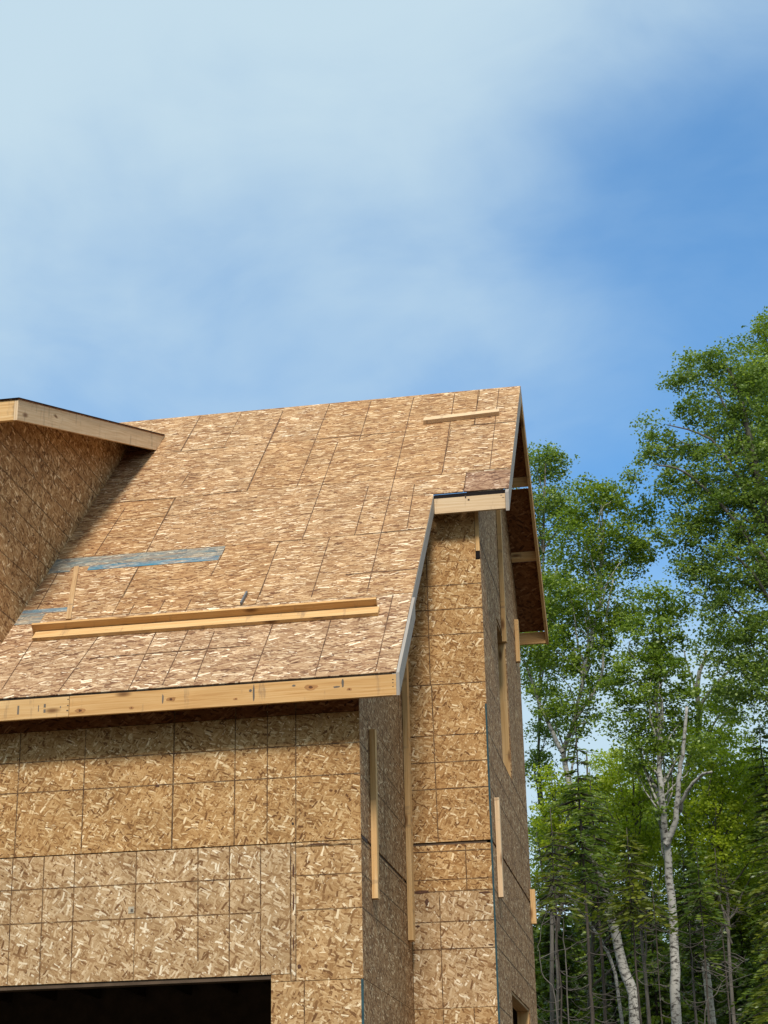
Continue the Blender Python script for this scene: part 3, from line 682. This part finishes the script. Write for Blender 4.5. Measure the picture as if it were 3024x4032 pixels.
def leafy(name,label,cat,seed,y,trunk,r0,r1,blobs,leaf=.066,dens=1.0,kind='birch',bark='birch',limbs=(),group=None,twig_n=26,ry=1.3,clr=.24):
    rng=np.random.default_rng(seed)
    root=tag(empty(name,(trunk[0][0],y,GZ)),label,cat,group)
    P=[(trunk[0][0]+(trunk[0][0]-trunk[1][0])*.3,y,GZ-.05)]+[(a,y+(.25*math.sin(i*1.3)),b) for i,(a,b) in enumerate(trunk)]
    sp=smooth_path(P,4,.012,rng); n=len(sp)
    V=[];Fc=[]; tube(V,Fc,sp,[r0+(r1-r0)*(i/(n-1))**.9 for i in range(n)],9)
    tr=np.array(sp)
    for (pts,ra,rb_,dy) in limbs:
        q=smooth_path([(a,y+dy*(i/(len(pts)-1)),b) for i,(a,b) in enumerate(pts)],4,.008,rng)
        tube(V,Fc,q,[ra+(rb_-ra)*i/(len(q)-1) for i in range(len(q))],7)
    c,s,t,cl=blob_leaves(blobs,y,rng,leaf,dens,ry,clr)
    # limbs from trunk to clumps
    idx=rng.permutation(len(cl))[:twig_n]
    for i in idx:
        q=cl[i]; zt=max(tr[0][2],q[2]-rng.uniform(.5,1.8)); j=int(np.argmin(np.abs(tr[:,2]-zt))); s0=tr[j]
        mid=(s0+q)/2+np.array([rng.normal(0,.1),rng.normal(0,.1),.12+rng.normal(0,.08)])
        ln=np.linalg.norm(q-s0); ra=.008+.010*ln
        pth=smooth_path([s0,mid,q],4,.02,rng); tube(V,Fc,pth,[max(.005,ra*(1-.85*k/(len(pth)-1))) for k in range(len(pth))],5)
    meshobj('trunk',V,Fc,BK[bark],root)
    quads_obj('crown',leaves(c,s,t,rng),t,LM[kind],root)
    return root
G1='broadleaf trees beyond the house'
leafy('aspen_tree','aspen with narrow crown just behind the gable, leftmost of the broadleaf trees','tree',11,36,[(-2.86,3.36),(-2.72,6.2),(-2.86,8.2),(-2.70,10.5),(-2.34,15.13)],.055,.015,
  [(-2.55,15.04,.42),(-2.14,15.0,.33),(-2.27,15.35,.2),(-2.4,14.05,.56),(-2.04,14.23,.37),(-2.74,13.23,.56),(-2.99,14.32,.47),(-2.5,12.3,.6),(-2.6,11.3,.55),(-2.7,10.3,.5),(-2.6,9.3,.42),(-2.9,8.4,.4),(-2.5,7.7,.35),(-2.9,7.0,.35)],kind='aspen',bark='grey',group=G1,leaf=.064)
leafy('birch_tree','leaning birch left of the forked birch, with rounded crown behind the gable','tree',12,34,
  [(-1.17,3.1),(-1.34,4.17),(-1.56,5.38),(-1.71,5.91),(-1.86,6.47),(-1.98,7.11),(-2.23,8.21),(-1.98,8.81),(-1.61,10.02),(-1.27,11.39),(-1.13,13.37)],.115,.018,
  [(-1.42,13.3,.48),(-1.12,13.55,.22),(-.85,13.3,.38),(-.35,13.05,.33),(-1.66,12.42,.66),(-.93,12.26,.66),(-2.18,11.37,.62),(-1.37,11.12,.75),(-.57,12.13,.38),(-2.25,10.22,.5),(-1.44,9.97,.66),(-2.7,10.35,.42),(-.84,10.88,.36),(-2.5,9.3,.36),(-1.86,8.97,.45)],
  limbs=[([(-2.23,8.21),(-2.6,9.2),(-2.9,10.2)],.05,.02,.3),([(-1.98,8.81),(-1.4,9.6),(-1.25,10.6),(-1.0,11.6)],.04,.012,-.3)],group=G1)
leafy('birch_tree','forked white birch with the tallest bare trunk, central in the wood','tree',13,32,
  [(-.41,2.89),(-.36,4.3),(-.35,5.73),(-.37,6.61),(-.37,7.2),(-.27,8.41),(-.21,9.34),(-.17,10.47)],.105,.018,
  [(-.16,10.55,.33),(.12,10.3,.33),(-.39,9.85,.46),(-.07,9.65,.42),(-.61,9.16,.5),(-.03,9.03,.42),(-.5,8.4,.5),(.17,8.45,.42),(-.93,8.3,.36),(-1.05,8.93,.25),(-.75,7.6,.35),(-.2,7.6,.35),(.35,7.6,.3),(-.37,7.1,.24),(-.30,7.9,.3),(-.45,6.5,.2)],
  limbs=[([(-.35,5.95),(-.2,6.24),(-.11,6.59),(-.02,7.18),(.08,7.59),(.2,8.3)],.062,.028,-.5),([(-.09,6.53),(.08,6.82),(.33,7.03),(.53,7.03)],.038,.022,-.8),([(-.37,6.8),(-.46,7.0),(-.64,7.4),(-.74,7.98)],.052,.02,.2)],group=G1)
leafy('poplar_tree','large leafy poplar at the right with long pale limbs reaching left','tree',14,33,
  [(1.94,2.9),(2.22,7.92),(2.16,10.62),(2.0,12.5),(1.8,14.5),(1.6,15.6)],.19,.03,
  [(.63,15.3,.30),(1.02,15.6,.42),(1.4,15.8,.32),(1.83,15.45,.5),(2.25,15.16,.5),(.85,14.79,.34),(1.48,14.63,.64),(2.06,14.17,.68),(-.09,14.38,.22),(.11,14.06,.32),(-.18,13.84,.17),(-.43,13.41,.10),(.58,13.62,.51),(1.27,13.36,.73),(.18,13.16,.30),(.68,12.63,.51),(1.45,12.37,.73),(2.03,12.9,.68),(.19,12.09,.34),(.78,11.76,.56),(1.45,11.42,.73),(.71,10.91,.36),(1.27,10.41,.62),(.79,9.8,.40),(1.64,9.74,.64),(.39,11.31,.2),(1.15,9.05,.55),(2.53,13.44,.8),(2.46,11.06,.8),(1.98,8.82,.8)],
  limbs=[([(2.16,10.8),(1.82,11.58),(1.2,12.49),(.54,13.18),(.0,13.3)],.055,.012,-.8),([(2.2,10.0),(1.7,11.0),(1.35,11.3)],.04,.02,-.8),([(2.16,11.6),(1.6,13.0),(1.1,13.9),(.3,14.2)],.045,.01,-.6),([(2.1,12.0),(1.7,13.8),(1.2,15.2)],.05,.012,-.4)],kind='aspen',bark='grey',group=G1,twig_n=40,leaf=.064)
leafy('poplar_tree','tallest poplar, its top cut by the right edge of the photo','tree',15,37,[(1.95,3.17),(2.6,9.59),(3.0,17.9)],.16,.02,
  [(2.5,18.0,.45),(2.75,18.45,.33),(2.25,17.2,.42),(2.85,17.2,.75),(3.1,16.0,.9),(2.5,15.6,.56),(2.9,14.5,.8),(2.6,13.0,.8)],kind='birch',bark='grey',group=G1)
leafy('birch_tree','sunlit birch with bare whitish broken top between the forked birch and the poplar','tree',16,38,
  [(.22,3.32),(.06,8.05),(.46,9.55),(.49,10.4),(.68,10.95),(.75,11.25)],.10,.03,
  [(1.1,10.1,.5),(.3,9.2,.5),(1.15,9.0,.65),(-.31,8.2,.55),(.42,8.0,.75),(1.45,8.1,.67),(1.15,7.2,.57),(.17,7.1,.57),(-.76,7.4,.48),(.5,6.5,.7),(1.4,6.4,.6)],
  kind='maple',bark='dead',limbs=[([(.50,9.9),(.62,10.1),(.87,10.35),(1.36,10.75)],.045,.02,-.5),([(.47,10.4),(.35,10.8),(.28,11.2)],.035,.012,-.3),([(.6,9.3),(.9,9.7),(1.2,9.8)],.03,.012,-.5)],group=G1,dens=1.1)
leafy('maple_tree','low bright green maple behind the leaning birch','tree',17,41,[(-2.41,3.69),(-2.2,6.5),(-2.13,9.9)],.09,.02,
  [(-2.29,8.7,.62),(-3.06,8.0,.5),(-1.58,8.4,.75),(-.85,8.7,.5),(-1.6,9.5,.4),(-1.22,7.84,.73),(-2.36,7.6,.62),(-3.1,7.0,.6),(-.6,7.4,.6),(-1.8,6.8,.8),(-.5,6.4,.7)],kind='maple',bark='grey',group=G1,dens=1.3)
leafy('maple_tree','low bright green maple at the foot of the big poplar','tree',18,40,[(1.5,3.6),(1.4,6),(1.5,8.4)],.09,.02,
  [(1.3,8.0,.6),(2.0,8.4,.7),(1.8,7.2,.8),(1.0,7.0,.6),(.6,6.2,.6),(2.2,6.2,.7),(1.4,6.0,.7)],kind='maple',bark='grey',group=G1,dens=1.3)

leafy('maple_tree','sunlit yellow-green maple showing between the leaning birch and the forked birch','tree',19,34.5,[(-.95,3.3),(-1.0,5.5),(-.9,8.0)],.05,.012,
  [(-.95,8.0,.42),(-.6,7.5,.35),(-1.3,7.4,.42),(-.9,6.9,.45),(-1.5,6.6,.38),(-.5,6.7,.3),(-1.1,6.2,.4),(-.65,6.1,.35)],kind='maple',bark='grey',group=G1,dens=.75,leaf=.07)
leafy('maple_tree','sunlit yellow-green maple right of the forked birch, above the spruce poles','tree',20,34.5,[(.6,3.3),(.65,5.5),(.6,8.2)],.05,.012,
  [(.55,7.9,.42),(.95,7.6,.42),(.2,7.0,.35),(.7,7.0,.5),(1.3,7.0,.42),(.45,6.3,.42),(1.0,6.3,.42),(1.6,7.6,.42)],kind='maple',bark='grey',group=G1,dens=.75,leaf=.07)
leafy('maple_tree','small leafy maple tight against the far corner of the house','tree',21,33,[(-2.5,3.1),(-2.45,5.2),(-2.4,7.6)],.04,.01,
  [(-2.45,7.5,.3),(-2.2,7.0,.33),(-2.6,6.7,.33),(-2.3,6.2,.38),(-1.95,6.6,.28)],kind='maple',bark='grey',group=G1,dens=.7,leaf=.07)

def conifer(label,seed,x,y,top,h0,r,mat='fir',dens=1.0,group='firs and spruces in the wood',tr=.07,lean=0,bare0=1.0,name='spruce_tree',blade=.05):
    """green from h0 to top; dead twigs from bare0 to h0"""
    rng=np.random.default_rng(seed); root=tag(empty(name,(x,y,GZ)),label,'tree',group)
    V=[];Fc=[]; sp=smooth_path([(x-lean,y,GZ-.05),(x-lean*.6,y,(GZ+top)*.3),(x-lean*.2,y+.05,(top+GZ)*.6),(x,y,top)],6,.008,rng); n=len(sp)
    tube(V,Fc,sp,[tr*.72*(1-i/(n-1))**.8+.006 for i in range(n)],8); tr_=np.array(sp)
    def tx(z): return float(np.interp(z,tr_[:,2],tr_[:,0])),float(np.interp(z,tr_[:,2],tr_[:,1]))
    tv=[];tf=[]
    z=bare0
    while z<h0:
        for k in range(rng.integers(1,4)):
            a=rng.uniform(0,2*math.pi); L_=r*rng.uniform(.35,.95); px,py=tx(z)
            sag=rng.uniform(.15,.5); pth=[]
            for q in range(6):
                u=q/5; pth.append((px+math.cos(a)*L_*u,py+math.sin(a)*L_*u,z-sag*L_*(u*(1.25-u))*1.6+.25*L_*u**3))
            tube(tv,tf,pth,[.0085*(1-.75*q/5) for q in range(6)],4)
            for q in (2,3,4):
                if rng.random()<.7:
                    p=np.array(pth[q]); a2=a+rng.choice([-1,1])*rng.uniform(.4,1); l2=L_*rng.uniform(.15,.4)
                    tube(tv,tf,[p,p+np.array([math.cos(a2)*l2*.5,math.sin(a2)*l2*.5,-.05*l2]),p+np.array([math.cos(a2)*l2,math.sin(a2)*l2,-.25*l2])],[.005,.004,.0025],3)
        z+=rng.uniform(.10,.26)
    CC=[];TT=[]
    z=h0
    while z<top-.05:
        f=(top-z)/(top-h0); rad=r*(f**.75)*(.8+.2*math.sin(z*7)); 
        for k in range(int(rng.integers(4,7))):
            a=rng.uniform(0,2*math.pi); L_=rad*rng.uniform(.55,1.15)+.08; px,py=tx(z); droop=.15+.45*f; tb=rng.normal(.5,.17)
            nst=max(3,int(L_/.055)); d=np.array([math.cos(a),math.sin(a),0]); s_=np.array([-math.sin(a),math.cos(a),0])
            for q in range(nst):
                u=(q+.6)/nst; c=np.array([px,py,z])+d*L_*u+np.array([0,0,-droop*L_*u*u+.08*L_*u])
                wl=(.34*L_*(1-u)*.9+.07)*rng.uniform(.7,1.2)
                for sg in (-1,1):
                    if rng.random()>dens: continue
                    dirv=(d*.75+s_*sg*rng.uniform(.6,1.1)+np.array([0,0,rng.uniform(-.45,.05)])); dirv/=np.linalg.norm(dirv)
                    seg=max(1,int(wl/.10))
                    for w_ in range(seg):
                        p0=c+dirv*wl*w_/seg; p1=c+dirv*wl*(w_+1.15)/seg
                        side=np.cross(dirv,rng.normal(0,1,3)); side/=np.linalg.norm(side); bw=blade*rng.uniform(.5,1.0)
                        mid=p0*.5+p1*.5
                        CC.append([p0,mid+side*bw*.5,p1,mid-side*bw*.5]); TT.append(tb+rng.normal(0,.14)+.25*(u-.5))
            if L_>.25:
                tube(V,Fc,[(px,py,z),tuple(np.array([px,py,z])+d*L_*.9+np.array([0,0,-droop*L_*.8]))],[.009,.004],4)
        z+=rng.uniform(.07,.15)
    meshobj('trunk',V,Fc,BK['fir'],root)
    if tv: meshobj('dead_branches',tv,tf,BK['twig'],root)
    quads_obj('crown',np.array(CC),np.array(TT),LM[mat],root)
    return root
conifer('slim spruce in front of the leaning birch, nearest the house',131,-1.72,30,7.7,5.1,.8,'fir',.9,lean=.05,bare0=2.3)
conifer('young spruce beside the house corner, mostly bare twigs',32,-2.15,29,6.1,4.5,.7,'fir_gold',.55,bare0=2.2,tr=.03)
conifer('spruce with drooping golden branches left of the forked birch',33,-1.0,31,6.1,4.6,.95,'fir_gold',.8,bare0=2.3,tr=.05)
conifer('thin spruce directly right of the forked birch trunk',34,.15,30,5.5,4.4,.6,'fir',.8,bare0=2.2,tr=.04,lean=.08)
conifer('thin bare spruce pole between two firs right of the forked birch',35,.46,30.6,5.6,4.7,.6,'fir_gold',.7,bare0=2.2,tr=.03)
conifer('golden fir filling the lower right corner',36,1.45,29,6.3,2.2,1.0,'fir_gold',1.0,bare0=1.2,tr=.07)
conifer('dark fir behind the golden fir at the right edge',37,1.55,34,8.6,3.0,1.2,'fir',1.0,bare0=1.4,tr=.08)
conifer('dead thin spruce pole just left of the forked birch trunk',38,-.6,29.4,4.9,4.3,.4,'fir_gold',.5,bare0=2.0,tr=.022)
conifer('brownish spruce trunk close behind the slim spruce',39,-1.62,32,7.4,5.0,.9,'fir',1.0,bare0=2.3,tr=.075)
conifer('spruce in the shadow behind the forked birch',40,-.1,36,6.6,4.6,1.2,'fir',1.0,bare0=2.3,tr=.07)
# back rank closing the view at the bottom
for i,(x,y,t,h0) in enumerate([(-3.0,40,7.6,1.6),(-1.9,42,7.2,1.6),(-.9,39,6.6,1.6),(.1,42,7.0,1.6),(1.0,40,6.9,1.6),(2.1,42,7.6,1.6),(-2.5,46,8.0,1.6),(-.4,47,7.6,1.6),(1.6,47,7.8,1.6),(-1.4,45,7.3,1.6),(.7,45,7.4,1.6)]):
    W_=['first dark spruce of the back rank, beside the house','second dark back-rank spruce from the house','third dark back-rank spruce, left of the forked birch','fourth dark back-rank spruce, right of the forked birch','fifth dark back-rank spruce, behind the bare spruce poles','last dark back-rank spruce at the right edge','farthest spruce glimpsed beside the house','farthest spruce glimpsed behind the forked birch','farthest spruce glimpsed at the right edge','farthest spruce glimpsed behind the leaning birch','farthest spruce glimpsed between the forked birch and golden fir'][i]
    conifer(W_,60+i,x,y,t,h0,1.35,'fir',1.0,bare0=h0-.2,tr=.1,blade=.10,group='dark spruces closing the wood')
# bare saplings
def sapling(label,seed,y,pts,r0,bark='grey',nb=7):
    rng=np.random.default_rng(seed); root=tag(empty('bare_sapling',(pts[0][0],y,GZ)),label,'sapling','bare saplings among the trunks')
    V=[];Fc=[]; P=smooth_path([(pts[0][0]-(pts[1][0]-pts[0][0])*.5,y,GZ-.03)]+[(a,y,b) for a,b in pts],5,.01,rng); n=len(P)
    tube(V,Fc,P,[r0*(1-.75*i/(n-1)) for i in range(n)],6)
    for k in range(nb):
        p=np.array(P[rng.integers(n//2,n-1)]); a=rng.choice([0,math.pi])+rng.normal(0,.4); l=rng.uniform(.25,.8)
        tube(V,Fc,[p,p+np.array([math.cos(a)*l*.5,math.sin(a)*l*.5,.12*l+.05]),p+np.array([math.cos(a)*l,math.sin(a)*l,.35*l])],[.008,.005,.003],4)
    meshobj('trunk',V,Fc,BK[bark],root)
sapling('pale thin sapling curving up beside the house corner',51,28,[(-2.12,2.6),(-2.33,3.36),(-2.35,3.85),(-2.2,4.35)],.013,'grey',3)
sapling('dead leaning birch stem left of the slim spruce',52,33,[(-1.4,3.4),(-1.68,4.5),(-2.06,5.1),(-2.22,5.4),(-2.4,5.92)],.035,'birch',3)
sapling('thin grey stem between house and slim spruce',53,29,[(-2.04,2.68),(-2.03,3.98),(-2.0,4.6)],.016)
sapling('thin grey stem right of the forked birch foot',54,31,[(-.07,2.79),(-.07,4.02),(-.02,5.0)],.016)
sapling('crooked twiggy stem at the lower right between the spruce poles',55,28.5,[(.05,2.4),(.25,3.0),(.55,3.35),(.8,3.5)],.011,'grey',10)
# far wood: one mass behind everything
rng=np.random.default_rng(8); n=60000
th=rng.uniform(math.radians(-215),math.radians(35),n); rad=rng.uniform(46,62,n)      # unseen clearing edge round the site, added to block low sky light
hh=12+2.5*np.sin(th*9)+1.5*np.sin(th*31); zz=GZ+rng.uniform(0,1,n)**.8*hh
cen=np.stack([rad*np.cos(th),8+rad*np.sin(th),zz],1); keep=~((cen[:,1]>24)&(np.abs(cen[:,0])<16)); cen=cen[keep]; tn=rng.normal(.4,.2,len(cen))
o=quads_obj('unseen_edge_woods',leaves(cen,rng.uniform(.8,1.6,len(cen)),tn,rng),tn,LM['fir'],None); tag(o,'unseen forest edge added round the building site to block low sky light','forest',kind='stuff')
rng=np.random.default_rng(5); n=90000
cx_=rng.uniform(-8,7,n); cy_=rng.uniform(52,58,n); hmax=8.3+.8*np.sin(cx_*1.7)+.6*np.sin(cx_*4.1+1)
cz_=GZ+rng.uniform(0,1,n)**.8*(hmax-GZ); cen=np.stack([cx_,cy_,cz_],1)
tn=rng.normal(.4,.2,n)
ow=quads_obj('far_woods',leaves(cen,rng.uniform(.16,.34,n),tn,rng),tn,LM['fir'],None); tag(ow,'dark mass of distant forest behind the trunks','forest',kind='stuff')
print('faces',sum(len(m.polygons) for m in bpy.data.meshes))
